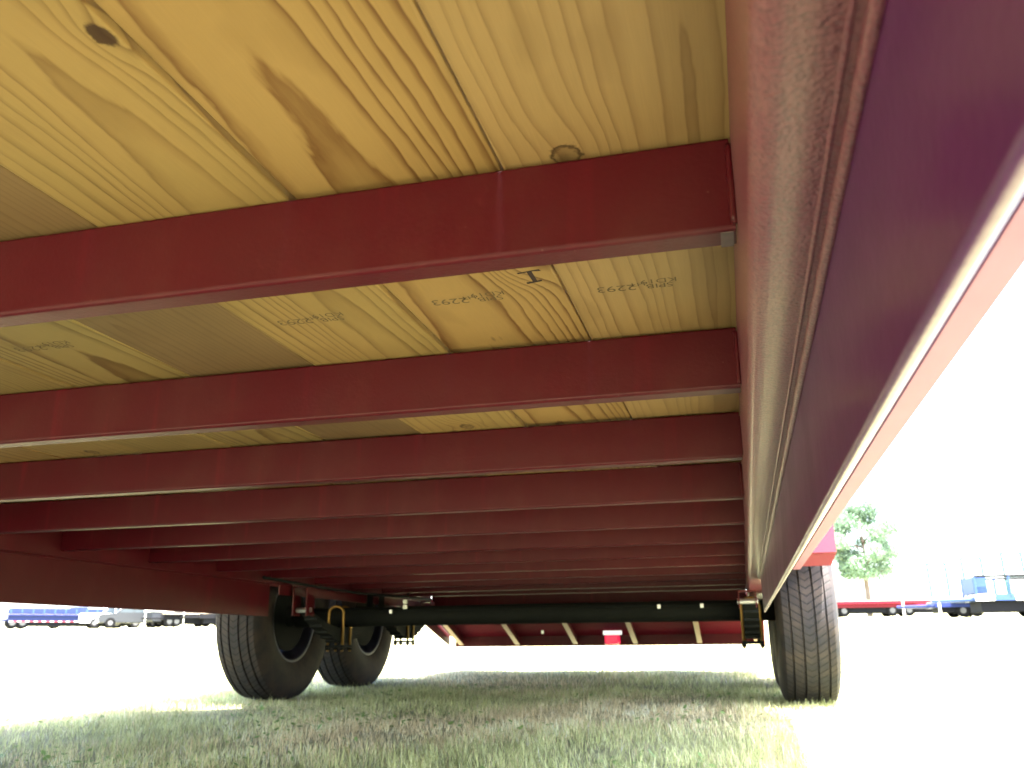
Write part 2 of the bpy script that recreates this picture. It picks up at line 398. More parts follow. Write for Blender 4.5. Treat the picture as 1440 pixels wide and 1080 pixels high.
def clover():
    """small broad leaves in the turf"""
    n = 5200; x = rng.uniform(-3.6, 0.9, n); y = rng.uniform(1.75, 5, n)
    k_ = patch(x, y, 4.1, 7.7) + rng.normal(0, 0.12, n) > 0.62; x, y = x[k_], y[k_]; n = len(x)
    s = rng.uniform(0.004, 0.011, n); z = SLOPE * y + rng.uniform(0.008, 0.03, n)
    az = rng.uniform(0, 6.28, n); V = []; Fc = []; cols = []
    nx = rng.normal(0, .35, n); ny = rng.normal(0, .35, n)
    for i in range(n):
        b = len(V)
        for q, rr in ((0, 1.3), (50, .8), (125, .8), (180, .9), (235, .8), (310, .8)):
            a = az[i] + math.radians(q); dx, dy = math.cos(a) * s[i] * rr, math.sin(a) * s[i] * rr
            V.append((x[i] + dx, y[i] + dy, z[i] + dx * nx[i] + dy * ny[i]))
        Fc.append(tuple(range(b, b + 6))); cols += [(0.22, 0.34, 0.11, 1)] * 6
    me = bpy.data.meshes.new('clover'); me.from_pydata(V, [], Fc)
    at = me.color_attributes.new('tint', 'FLOAT_COLOR', 'POINT'); at.data.foreach_set('color', np.array(cols).reshape(-1))
    tag(link('clover', me, GM), 'small broad clover leaves scattered through the shaded turf', 'clover', kind='stuff')
clover()

# ================================================================= THE TRAILER
T = empty('flatbed_trailer', (-0.95, 3.0, ground_z(0, 3.0)), 'red steel flatbed trailer seen from underneath, with a pine plank deck', 'trailer')
ZP, ZB = 0.3465, 0.274
X0, XL = 0.0162, -1.931
Y1, DY = 0.5744, 0.406
YS, YE = -0.45, 5.44
# --- planks
joints = [0.118, 0.032, -0.1545, -0.332, -0.5165, -0.699, -0.8815, -1.064, -1.2465, -1.429, -1.6115, -1.794, -1.985]
gaps = [0.002] * 13
WM = {
 1: wood('pine_a', 0.055, 0.030, 0.020, 0.017, 1.3, (0.64, 0.395, 0.165), (0.24, 0.10, 0.03), knots=((-0.102 + 0.061, 0.574 - 2.235, 0.013, 0.014),), green=0.2, con=0.5),
 2: wood('pine_b', -0.03, 0.052, -0.028, 0.0115, 4.7, (0.64, 0.385, 0.14), (0.22, 0.08, 0.018), knots=((0.060, 0.752 - 2.235, -0.014, 0.03), (0.03, 1.9 - 2.235, 0.012, 0.02)), green=0.08, con=1.25),
 3: wood('pine_c', 0.03, 0.040, 0.045, 0.0135, 8.1, (0.62, 0.385, 0.14), (0.22, 0.09, 0.025), knots=((0.082, 0.366 - 2.235, 0.0080, 0.010), (0.0, 1.36 - 2.235, 0.012, 0.03)), green=0.45, con=0.75),
 4: wood('pine_d', -0.06, 0.035, 0.030, 0.011, 12.9, (0.48, 0.29, 0.13), (0.20, 0.09, 0.03), green=0.0, stain=0.9, con=0.6),
 5: wood('pine_e', 0.02, 0.045, -0.035, 0.012, 17.7, (0.58, 0.39, 0.14), (0.20, 0.09, 0.02), green=0.4, stain=0.3, con=1.3),
 6: wood('pine_f', -0.08, 0.03, 0.02, 0.010, 21.2, (0.56, 0.37, 0.13), (0.20, 0.09, 0.025), knots=((0.03, -1.2, 0.012, 0.03),), green=0.3, stain=0.3),
}
planks = []
for i in range(12):
    xr, xl = joints[i] - 0.0012, joints[i + 1] + 0.0012
    zb = ZP + 0.0012 + (0, 0.0015, 0.0036, 0.0, 0.0018, 0.0018, 0.0004, 0.0022, 0.001, 0.0016, 0.0005, 0.0012)[i]
    bm = newbox(xl, xr, YS, YE, zb, zb + 0.038, bev=0.0022)
    mi = (1, 1, 2, 3, 4, 5, 6, 3, 2, 5, 6, 4)[i]
    p = build('plank', bm, WM[mi], T, origin=((xl + xr) / 2, 2.235, zb))
    planks.append((p, xl, xr, zb))
def stamp(pl, x, y, strokes_txt, size, mat, name='grade_stamp', rot=0.0):
    p, xl, xr, zb = planks[pl]
    cu = bpy.data.curves.new(name, 'FONT'); cu.body = strokes_txt; cu.size = size; cu.align_x = 'CENTER'; cu.align_y = 'CENTER'; cu.space_line = 0.8
    o = bpy.data.objects.new('tmp', cu); COL.objects.link(o)
    dg = bpy.context.evaluated_depsgraph_get(); dg.update()
    me = bpy.data.meshes.new_from_object(o.evaluated_get(dg)); bpy.data.objects.remove(o)
    me.name = name; me.materials.clear()
    g = link(name, me, mat, p, (x - wpos(p).x, y - wpos(p).y, -0.0004))
    g.rotation_euler = (0, math.pi, rot)
    return g
for pl, x, y in ((1, -0.058, 0.8345), (2, -0.235, 0.827), (3, -0.418, 0.829), (5, -0.772, 0.830)):
    stamp(pl, x, y, 'SPIB\nKD19', 0.0155, MAT['ink'])
    stamp(pl, x - 0.018 - 0.004, y - 0.002, 'HT', 0.013, MAT['ink'])
    stamp(pl, x - 0.044, y + 0.003, '2293', 0.021, MAT['ink'], rot=0.05)
def marker_i():
    p = planks[2][0]; bm = bmesh.new()
    def quad(pts):
        bm.faces.new([bm.verts.new((a, b, 0)) for a, b in pts])
    quad([(-0.0085, 0.0125), (0.0080, 0.0095), (0.0082, 0.0130), (-0.0080, 0.0165)])
    quad([(-0.0022, -0.0135), (0.0030, -0.0135), (0.0034, 0.0110), (-0.0014, 0.0118)])
    quad([(-0.0120, -0.0130), (0.0110, -0.0165), (0.0122, -0.0120), (0.0030, -0.0132), (-0.0115, -0.0102)])
    bmesh.ops.recalc_face_normals(bm, faces=bm.faces)
    me = bpy.data.meshes.new('marker_letter'); bm.to_mesh(me); bm.free()
    link('marker_letter', me, MAT['ink_dark'], p, (-0.180 - wpos(p).x, 0.790 - wpos(p).y, -0.0004))
marker_i()
# --- cross members: channels with the web towards the front
def channel_x(x0, x1, y, zt, zb, fl=0.026, t=0.0045, r=0.0038):
    pts = []
    for i in range(5):
        a = math.radians(180 + 90 * i / 4); pts.append((y + r + r * math.cos(a), zb + r + r * math.sin(a)))
    pts += [(y + fl - 0.002, zb), (y + fl, zb + 0.002), (y + fl, zb + t), (y + t, zb + t + 0.001), (y + t, zt - t), (y + fl, zt - t), (y + fl, zt)]
    for i in range(4):
        a = math.radians(90 + 90 * i / 3); pts.append((y + 0.003 + 0.003 * math.cos(a), zt - 0.003 + 0.003 * math.sin(a)))
    return extrude_profile(pts, 'X', x0, x1)
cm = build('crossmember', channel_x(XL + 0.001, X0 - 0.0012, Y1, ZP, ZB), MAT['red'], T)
base = cm.location.copy()
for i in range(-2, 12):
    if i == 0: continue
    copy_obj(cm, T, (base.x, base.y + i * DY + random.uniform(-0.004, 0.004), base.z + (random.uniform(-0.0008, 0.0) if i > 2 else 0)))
for i in range(6):
    for xw, sg in ((X0 - 0.0018, -1), (XL + 0.0018, 1)):
        if xw < -1 and i < 4: continue
        yy = Y1 + i * DY
        pts = [(xw + random.uniform(-0.0004, 0.0004), yy - 0.0005 + random.uniform(-0.0004, 0.0004), ZB + 0.004 + j * 0.0062) for j in range(11)]
        build('weld_bead', tube(bmesh.new(), pts, [0.0028 * random.uniform(0.8, 1.2) for _ in pts], 6), MAT['red'], T, smooth=True)
# little worn bare patch at the end of the first three crossmembers
for i in range(1):
    build('bare_patch', newbox(X0 - 0.012, X0 - 0.003, Y1 + i * DY + 0.002, Y1 + i * DY + 0.026, ZB - 0.0008, ZB - 0.0003), MAT['bare'], T)
# --- side frames
build('side_frame', extrude_profile([(X0 + 0.095, ZP), (X0 + 0.0008, ZP), (X0, ZP - 0.0008)] + [q for q in rrect(X0, X0 + 0.095, 0.1903, ZP, 0.011, 8) if q[1] < 0.21], 'Y', YS, YE), MAT['red_gloss'], T, smooth=False)
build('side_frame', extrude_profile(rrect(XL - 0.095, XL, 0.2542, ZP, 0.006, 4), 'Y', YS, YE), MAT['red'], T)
build('lower_beam', extrude_profile(rrect(0.0565, 0.0635, 0.0880, 0.1898, 0.0030, 5), 'Y', YS, 2.96), MAT['flare_web'], T)
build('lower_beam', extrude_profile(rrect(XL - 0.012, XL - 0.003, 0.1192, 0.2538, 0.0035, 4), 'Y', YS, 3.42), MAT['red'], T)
build('reflection_cover', newbox(XL - 0.006, XL - 0.001, 3.50, YE - 0.01, 0.212, 0.2538, bev=0.001), MAT['red'], T)  # added plate that hides the bright reflection under the left frame
# weld beads along the joints
def bead(x, z, r, y0, y1, step=0.007, mat=MAT['red_gloss']):
    n = int((y1 - y0) / step); pts = []; rr = []
    for i in range(n):
        pts.append((x + random.uniform(-0.00008, 0.00008), y0 + i * step, z)); rr.append(r * (1 + random.uniform(-0.03, 0.03)))
    return build('weld_bead', tube(bmesh.new(), pts, rr, 8), mat, T, smooth=True)
bead(0.0550, 0.1895, 0.0034, YS, 2.95)
bead(0.0475, 0.1905, 0.0013, YS, 2.95)
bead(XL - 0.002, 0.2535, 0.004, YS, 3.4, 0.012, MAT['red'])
# --- rub rail outside the right frame, and its brackets
build('rub_rail', newbox(0.1795, 0.2065, YS, 3.42, 0.2500, 0.2585, bev=0.0015), MAT['glare_pink'], T)
build('rub_rail', newbox(XL - 0.70, XL - 0.693, YS, 6.1, 0.2615, 0.315, bev=0.0015), MAT['red'], T)  # unseen left rail, moved out with the edge widened for the shadow
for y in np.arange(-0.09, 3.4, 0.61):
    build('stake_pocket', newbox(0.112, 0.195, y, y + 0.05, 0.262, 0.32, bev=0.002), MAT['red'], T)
    build('stake_pocket', newbox(XL - 0.6925, XL - 0.096, y, y + 0.05, 0.275, 0.32, bev=0.002), MAT['red'], T)  # left pockets lengthened out of view to reach the shadow-widening edge
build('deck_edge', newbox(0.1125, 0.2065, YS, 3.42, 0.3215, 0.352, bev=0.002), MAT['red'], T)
build('deck_edge', newbox(XL - 0.692, XL - 0.0965, YS, 3.42, 0.3215, 0.352, bev=0.002), MAT['red'], T)  # left edge widened out of view to push the deck's shadow outward
build('header', newbox(XL - 0.2, 0.2065, YS - 0.008, YS - 0.0005, 0.19, 0.39, bev=0.002), MAT['red'], T)
# --- fenders
def fender(xa, xb, outer):
    ya, yb, zt = 3.47, 5.42, 0.585
    bm = bmesh.new()
    prof = [(ya + 0.05, 0.268), (ya + 0.012, 0.309), (ya, 0.312), (ya, 0.50), (ya + 0.09, zt), (yb - 0.09, zt), (yb, 0.50), (yb, 0.15)]
    t = 0.004
    out = [bm.verts.new((xa, y, z)) for y, z in prof]; out2 = [bm.verts.new((xb, y, z)) for y, z in prof]
    for i in range(len(prof) - 1): bm.faces.new((out[i], out[i + 1], out2[i + 1], out2[i]))
    # inner skirt standing on the deck edge
    li = out if outer > 0 else out2
    xi = xa if outer > 0 else xb
    bi = [bm.verts.new((xi, y, 0.30)) for y, z in prof[3:7]]
    for i in range(3): bm.faces.new((li[3 + i], li[4 + i], bi[i + 1], bi[i]))
    # outer skirt
    xo = xb if outer > 0 else xa
    lst = out2 if outer > 0 else out
    bt = [bm.verts.new((xo, y, max(z - 0.06, 0.47))) for y, z in prof[3:7]]
    for i in range(3): bm.faces.new((lst[3 + i], lst[4 + i], bt[i + 1], bt[i]))
    # a taper on the outer lower corner of the front lip
    lst[0].co.x -= outer * 0.018
    bmesh.ops.recalc_face_normals(bm, faces=bm.faces)
    o = build('fender', bm, MAT['fender'], T)
    md = o.modifiers.new('thickness', 'SOLIDIFY'); md.thickness = 0.004
    md = o.modifiers.new('edge', 'BEVEL'); md.width = 0.003; md.segments = 2
    return o
fender(0.112, 0.343, 1); fender(XL - 0.69, XL - 0.097, -1)  # left fender stretched out of view to match the shadow-widening deck edge
# --- wheels
def tyre_profile():
    R, hw = 0.388, 0.1175; p = []
    g = [-0.066, -0.024, 0.024, 0.066]; gw = 0.0042; gd = 0.010
    crown = lambda x: R - 0.010 * (x / 0.09) ** 2
    xs = [-0.092]
    for c in g: xs += [(c - gw, 0), (c - gw * 0.7, 1), (c + gw * 0.7, 1), (c + gw, 0)]
    for e in xs + [0.092]:
        if isinstance(e, tuple): p.append((e[0], crown(e[0]) - (gd if e[1] else 0)))
        else: p.append((e, crown(e)))
    right = [(0.1005, R - 0.021), (0.1085, R - 0.040), (0.1150, R - 0.072), (0.1175, 0.290), (0.1135, 0.252), (0.1040, 0.222), (0.0930, 0.207), (0.0840, 0.203)]
    left = [(-x, r) for x, r in right][::-1]
    return left + p + right
def wheel(xc, yc, zc, inner):
    W_ = empty('wheel', Vector((xc, yc, zc + ZO)) - T.location); W_.parent = T
    bm = lathe_x(bmesh.new(), tyre_profile(), 0, 0, 0, 128)
    def put(name, bm, mat, smooth=True):
        me = bpy.data.meshes.new(name); bm.normal_update(); bm.to_mesh(me); bm.free()
        if smooth:
            for q in me.polygons: q.use_smooth = True
        o = link(name, me, mat, W_); 
        return o
    t = put('tyre', bm, MAT['tyre'])
    md = t.modifiers.new('split', 'EDGE_SPLIT'); md.split_angle = math.radians(38)
    s = inner
    rp = [(-0.095, 0.218), (-0.088, 0.2005), (-0.07, 0.197), (-0.045, 0.180), (0.03, 0.176), (0.07, 0.197), (0.088, 0.2005), (0.095, 0.218), (0.099, 0.218), (0.092, 0.196), (0.07, 0.191), (0.03, 0.170), (-0.045, 0.174), (-0.07, 0.191), (-0.092, 0.196), (-0.099, 0.218)]
    put('rim', lathe_x(bmesh.new(), rp, 0, 0, 0, 72), MAT['rim'])
    dp = [(-s * 0.055, 0.172), (-s * 0.03, 0.150), (-s * 0.025, 0.105), (-s * 0.045, 0.085), (-s * 0.05, 0.02), (-s * 0.056, 0.02), (-s * 0.052, 0.09), (-s * 0.032, 0.108), (-s * 0.037, 0.153), (-s * 0.062, 0.172)]
    put('wheel_disc', lathe_x(bmesh.new(), dp, 0, 0, 0, 72), MAT['rim'])
    bd = [(-s * 0.02, 0.0), (-s * 0.02, 0.14), (-s * 0.01, 0.153), (s * 0.05, 0.155), (s * 0.055, 0.160), (s * 0.066, 0.160), (s * 0.068, 0.150), (s * 0.068, 0.05), (s * 0.10, 0.045), (s * 0.10, 0.0)]
    bm = bmesh.new(); lathe_x(bm, [(x, max(r, 0.001)) for x, r in bd], 0, 0, 0, 56, closed=False)
    put('brake_drum', bm, MAT['black'], smooth=False)
    return W_
for yc, zc in ((4.0, 0.137), (4.85, 0.158)):
    wheel(0.230, yc, zc, -1); wheel(-2.212 if yc < 4.5 else -2.190, yc, zc, 1)
# --- axles, springs
for yc, zc in ((4.0, 0.128), (4.85, 0.150)):
    ax = build('axle', tube(bmesh.new(), [(-2.10, yc, zc), (-1.5, yc, zc + 0.001), (-0.95, yc, zc + 0.002), (-0.4, yc, zc + 0.001), (0.15, yc, zc)], 0.044, 28), MAT['black'], T, smooth=True)
    for bx in (-1.60, -0.36, -0.178):
        build('brake_line_clip', newbox(bx - 0.007, bx + 0.007, yc - 0.052, yc - 0.042, zc + 0.012, zc + 0.030, bev=0.002), MAT['zinc'], ax)
    bl = bmesh.new(); pts = [(-2.0, yc - 0.03, zc + 0.02), (-1.7, yc - 0.036, zc + 0.028), (-1.2, yc - 0.038, zc + 0.024), (-0.7, yc - 0.039, zc + 0.026), (-0.2, yc - 0.038, zc + 0.024), (0.02, yc - 0.034, zc + 0.03)]
    build('brake_line', tube(bl, pts, 0.0032, 6), MAT['black'], ax, smooth=True)
    for sx in (0.022, -1.878):
        sp = empty('leaf_spring', Vector((sx, yc, zc + ZO)) - T.location); sp.parent = T
        # leaves, longest on top, bowed
        for k_ in range(6):
            half = 0.36 - 0.055 * k_; z_c = zc - 0.056 - 0.0113 * k_
            n = 13; bm = bmesh.new(); rows = []
            for i in range(n):
                u = -1 + 2 * i / (n - 1); y = yc + u * half; z = z_c + 0.075 * (u * half / 0.36) ** 2
                rows.append([bm.verts.new((sx + a, y, z + b)) for a, b in ((-0.030, -0.0052), (0.030, -0.0052), (0.030, 0.0052), (-0.030, 0.0052))])
            for i in range(n - 1):
                for j in range(4): bm.faces.new((rows[i][j], rows[i][(j + 1) % 4], rows[i + 1][(j + 1) % 4], rows[i + 1][j]))
            bm.faces.new(rows[0][::-1]); bm.faces.new(rows[-1])
            build('leaf', bm, MAT['black'], sp)
        build('clamp_plate', newbox(sx - 0.045, sx + 0.045, yc - 0.055, yc + 0.055, zc - 0.138, zc - 0.126, bev=0.002), MAT['black'], sp)
        build('axle_seat', newbox(sx - 0.026, sx + 0.026, yc - 0.05, yc + 0.05, zc - 0.0502, zc - 0.040, bev=0.002), MAT['black'], sp)
        for dy in (-0.042, 0.042):
            bm = bmesh.new(); pts = [(sx - 0.037, yc + dy, zc - 0.156), (sx - 0.037, yc + dy, zc + 0.02)]
            for i in range(1, 8):
                a = math.pi - math.pi * i / 8; pts.append((sx + 0.037 * math.cos(a), yc + dy, zc + 0.02 + 0.030 * math.sin(a)))
            pts += [(sx + 0.037, yc + dy, zc + 0.02), (sx + 0.037, yc + dy, zc - 0.156)]
            build('u_bolt', tube(bm, pts, 0.0065, 8), MAT['gold'], sp, smooth=True)
            for q in (-0.037, 0.037):
                bm = bmesh.new(); bmesh.ops.create_cone(bm, cap_ends=True, segments=6, radius1=0.012, radius2=0.012, depth=0.010, matrix=Matrix.Translation((sx + q, yc + dy, zc - 0.1435)))
                build('nut', bm, MAT['black'], sp)
        # outboard pair of u-bolts on the brake flange side
# hangers and equalizers
for sx in (0.012, -1.878):
    for yh, name in ((3.62, 'spring_hanger'), (4.425, 'equalizer'), (5.23, 'spring_hanger')):
        zt_ = 0.252 if sx < -1 else 0.1895
        bm = extrude_profile([(sx - 0.034, 0.125), (sx - 0.030, 0.125), (sx - 0.030, zt_ - 0.005), (sx + 0.030, zt_ - 0.005), (sx + 0.030, 0.125), (sx + 0.034, 0.125), (sx + 0.034, zt_), (sx - 0.034, zt_)], 'Y', yh - 0.035, yh + 0.035)
        build(name, bm, MAT['red'] if name == 'spring_hanger' else MAT['black'], T)
        bm = bmesh.new(); bmesh.ops.create_cone(bm, cap_ends=True, segments=8, radius1=0.011, radius2=0.011, depth=0.078, matrix=Matrix.Translation((sx, yh, 0.15)) @ Matrix.Rotation(math.pi / 2, 4, 'Y'))
        build('shackle_bolt', bm, MAT['zinc'], T)
# --- beavertail at the rear
bt = empty('beavertail', Vector((-0.95, 5.42, 0.30 + ZO)) - T.location); bt.parent = T
yA, zA, yB, zB = 5.49, 0.270, 6.13, 0.050
dirv = Vector((0, yB - yA, zB - zA)); Ltail = dirv.length; ang = math.atan2(zB - zA, yB - yA)
def tail_box(name, x0, x1, s0, s1, n0, n1, mat, bev=0.0):
    bm = newbox(x0, x1, s0, s1, n0, n1, bev=bev)
    bmesh.ops.rotate(bm, verts=bm.verts, cent=(0, 0, 0), matrix=Matrix.Rotation(ang, 3, 'X'))
    bmesh.ops.translate(bm, verts=bm.verts, vec=(0, yA, zA))
    return build(name, bm, mat, bt)
tail_box('tread_plate', XL - 0.09, 0.11, 0, Ltail, 0.0, 0.006, MAT['red_dull'])
MAT['tan'] = plain('pale_tan', (0.38, 0.24, 0.15), 0.5, 0, 0.15)  # pale tan strip along each rib's lower edge
for x in (XL - 0.012, -1.54, -1.135, -0.73, -0.31, 0.05):
    tail_box('rib', x, x + 0.012, 0.0, Ltail - 0.002, -0.055, -0.0005, MAT['red'], 0.001)
    tail_box('rib_edge', x - 0.010, x + 0.022, 0.0, Ltail - 0.002, -0.0605, -0.0555, MAT['tan'], 0.001)
bm = extrude_profile([(4.98, 0.2535), (5.50, 0.150), (6.12, -0.012), (6.12, 0.085), (5.50, 0.300), (4.98, 0.2537)], 'X', XL - 0.100, XL - 0.0955)
build('side_plate', bm, MAT['red'], bt)
build('tail_crossmember', newbox(XL + 0.002, X0 - 0.002, 5.445, 5.485, 0.185, 0.340, bev=0.004), MAT['red'], bt)
build('rear_bar', newbox(XL - 0.06, 0.11, yB + 0.002, yB + 0.06, -0.018, 0.085, bev=0.004), MAT['red'], bt)
build('tail_lamp', newbox(-0.92, -0.825, yB - 0.10, yB + 0.0, -0.010, 0.050, bev=0.012), MAT['lens'], bt)
build('lamp_plate', newbox(-0.925, -0.80, yB - 0.125, yB - 0.102, 0.050, 0.078, bev=0.006), MAT['lit_white'], bt)
tube_bm = bmesh.new(); box(tube_bm, -1.335, -1.318, yB - 0.16, yB - 0.155, 0.062, 0.085, 0.002)
build('reflector', tube_bm, MAT['zinc'], bt)
build('wiring_loom', tube(bmesh.new(), [(-1.84, 3.2, 0.262), (-1.80, 3.6, 0.245), (-1.79, 4.0, 0.24), (-1.81, 4.5, 0.25), (-1.84, 5.2, 0.262)], 0.006, 8), MAT['black'], T, smooth=True)
build('marker_lamp', newbox(-1.515, -1.495, 3.88, 3.90, 0.156, 0.176, bev=0.006), MAT['white'], T)
build('marker_lamp', newbox(-1.515, -1.495, 3.88, 3.90, 0.179, 0.199, bev=0.006), MAT['white'], T)

# ================================================================= the far side of the field
def frame_at(x, y, rz): return Matrix.Translation((x, y, ground_z(x, y))) @ Matrix.Rotation(rz, 4, 'Z')
def part(name, bm, mat, parent, smooth=False):
    me = bpy.data.meshes.new(name); bm.normal_update(); bm.to_mesh(me); bm.free()
    if smooth:
        for q in me.polygons: q.use_smooth = True
    return link(name, me, mat, parent)
def far_wheel(parent, x, y, r=0.38, w_=0.24, rim=MAT['far_rim']):
    """wheel whose axle is along local y"""
    W_ = bpy.data.objects.new('wheel', None); COL.objects.link(W_); W_.parent = parent; W_.location = (x, y, r)
    for nm, rr, hh, m in (('tyre', r, w_, MAT['far_tyre']), ('rim', r * 0.55, w_ + 0.02, rim)):
        bm = bmesh.new(); bmesh.ops.create_cone(bm, cap_ends=True, segments=24, radius1=rr, radius2=rr, depth=hh, matrix=Matrix.Rotation(math.pi / 2, 4, 'X'))
        bmesh.ops.bevel(bm, geom=[e for e in bm.edges if len(e.link_faces) == 2 and abs(e.calc_face_angle()) > 1], offset=0.03, segments=2, affect='EDGES')
        part(nm, bm, m, W_)
    return W_
def far_trailer(x, y, rz, L, label, body, deck_h=0.75, depth=0.16, ramps=0, tape=False, stakes=False, ramp_h=2.2, wheels=(0.35, 0.62), jack=True, ramp_mat=None, sides=0, panels=False, wh=0.36):
    t = empty('parked_trailer', (x, y, ground_z(x, y)), label, 'trailer', None, rz)
    w2 = 1.05
    part('frame', newbox(-L / 2, L / 2, -w2, w2, deck_h - depth, deck_h, bev=0.02), body, t)
    part('deck', newbox(-L / 2 + 0.05, L / 2 - 0.05, -w2 + 0.05, w2 - 0.05, deck_h + 0.002, deck_h + 0.05), MAT['plank_far'], t)
    for f in wheels:
        for s in (-1, 1): far_wheel(t, -L / 2 + f * L, s * (w2 - 0.15), wh)
    part('under_shade_box', newbox(-L / 2 + 0.25, L / 2 - 0.15, -w2 + 0.12, w2 - 0.12, 0.22, deck_h - depth - 0.003, bev=0.02), MAT['far_black'], t)  # black box standing in for the shadow under the bed
    # tongue and jack
    bm = bmesh.new()
    for s in (-1, 1):
        tube(bm, [(-L / 2 - 1.5, 0, deck_h - depth * 0.7), (-L / 2 + 0.02, s * 0.8, deck_h - depth * 0.7)], 0.07, 6)
    part('tongue', bm, body, t)
    bm = bmesh.new(); tube(bm, [(-L / 2 - 1.2, 0.15, 0.02), (-L / 2 - 1.2, 0.15, deck_h + 0.25)], 0.05, 8); box(bm, -L / 2 - 1.32, -L / 2 - 1.08, 0.03, 0.27, 0.0, 0.03)
    part('jack', bm, MAT['white'] if jack else MAT['far_black'], t)
    if wheels:
        for s in (-1, 1):
            f0, f1 = min(wheels), max(wheels)
            bm = newbox(-L / 2 + f0 * L - 0.5, -L / 2 + f1 * L + 0.5, s * 1.05 - 0.13 + s * 0.14, s * 1.05 + 0.13 + s * 0.14, wh * 2 + 0.06, wh * 2 + 0.10, bev=0.01)
            part('fender', bm, body, t)
    if tape:
        n = int(L / 0.3)
        for i in range(n):
            a = -L / 2 + 0.1 + i * (L - 0.2) / n
            for s in (-1, 1):
                part('tape_strip', newbox(a, a + (L - 0.2) / n * 0.94, s * (w2 + 0.004) - 0.002, s * (w2 + 0.004) + 0.002, deck_h - depth + 0.02, deck_h - depth + 0.11), MAT['tape_red'] if i % 2 else MAT['tape_white'], t)
    if stakes:
        for s in (-1, 1):
            bm = bmesh.new(); tube(bm, [(-L / 2 + 0.05, s * w2, deck_h + 0.86), (L / 2 - 0.05, s * w2, deck_h + 0.86)], 0.05, 6)
            part('top_rail', bm, MAT['far_black'], t)
            for i in range(5):
                a = -L / 2 + 0.08 + i * (L - 0.16) / 4; bm = bmesh.new(); tube(bm, [(a, s * w2, deck_h), (a, s * w2, deck_h + 0.84)], 0.055, 6)
                part('stake', bm, body, t)
    if sides:
        for s in (-1, 1):
            part('side_wall', newbox(-L / 2 + 0.02, L / 2 - 0.02, s * (w2 - 0.02) - 0.03, s * (w2 - 0.02) + 0.03, deck_h + 0.055, deck_h + sides, bev=0.01), body, t)
            for i in range(12):
                a = -L / 2 + 0.1 + i * (L - 0.3) / 11
                part('side_rib', newbox(a, a + 0.12, s * (w2 + 0.013), s * (w2 + 0.013) + s * 0.06, deck_h + 0.06, deck_h + sides - 0.04), MAT['sky_blue'], t)
    if panels:
        part('tool_box', newbox(-L / 2 + 0.05, -L / 2 + 0.6, -0.9, 0.9, deck_h + 0.15, deck_h + 0.85, bev=0.03), MAT['sky_blue'], t)
        cols = ['white', 'sky_blue', 'white', 'pink', 'sky_blue', 'white', 'pink']
        pw = L / len(cols)
        for i, c_ in enumerate(cols):
            for s in (-1, 1):
                part('panel', newbox(-L / 2 + i * pw + 0.02, -L / 2 + (i + 1) * pw - 0.02, s * (w2 + 0.02) - 0.012, s * (w2 + 0.02) + 0.012, deck_h - 0.17, deck_h + 0.10), MAT[c_], t)
    return t
MAT['plank_far'] = plain('weathered_planks', (0.42, 0.32, 0.20), 0.7, 0, 0.25, 4)
def ramp_frame(x, y, z, w_, h, rz, label, mat, tilt=0.06, group='upright loading ramps'):
    r = empty('loading_ramp', (x, y, z), label, 'loading ramp', group, rz)
    for s in (-1, 1):
        part('rail', tube(bmesh.new(), [(s * w_ / 2, 0, 0), (s * w_ / 2 - tilt * h * 0.2, tilt * h, h)], 0.05, 6), mat, r)
    for i in range(6):
        z_ = h * (0.06 + 0.92 * i / 5); part('rung', tube(bmesh.new(), [(-w_ / 2 , tilt * z_, z_), (w_ / 2 - 0.01, tilt * z_, z_)], 0.05 if i == 5 else 0.02, 6), mat, r)
    return r
# right hand row
far_trailer(8.9, 62.0, 0.06, 7.6, 'low red flatbed trailer parked across the field beyond the tree trunk', MAT['far_red'], 0.95, 0.40, wheels=(0.12, 0.50, 0.63), wh=0.36)
far_trailer(9.9, 47.5, 0.02, 2.4, 'short dark blue trailer between the red trailer and the panelled one', MAT['blue'], 0.70, 0.25, wheels=(0.5, 0.75), stakes=False, wh=0.3)
far_trailer(12.45, 44.0, 0.03, 5.6, 'blue railed trailer with white and pink side panels parked at the right edge', MAT['sky_blue'], 0.86, 0.16, wheels=(0.45, 0.62), stakes=True, panels=True, wh=0.34)
GZ = lambda y: ground_z(0, y)
ramp_frame(9.05, 46.5, GZ(46.5) + 0.95, 0.80, 1.6, 0.02, 'leftmost of the three upright loading ramps, above the dark blue trailer', MAT['teal'])
ramp_frame(10.55, 46.2, GZ(46.2) + 0.80, 0.85, 1.95, 0.02, 'middle of the three upright loading ramps, teal framed', MAT['teal'])
ramp_frame(12.35, 46.4, GZ(46.4) + 0.95, 0.85, 2.0, 0.02, 'rightmost of the three upright loading ramps, above the panelled trailer', MAT['teal'])
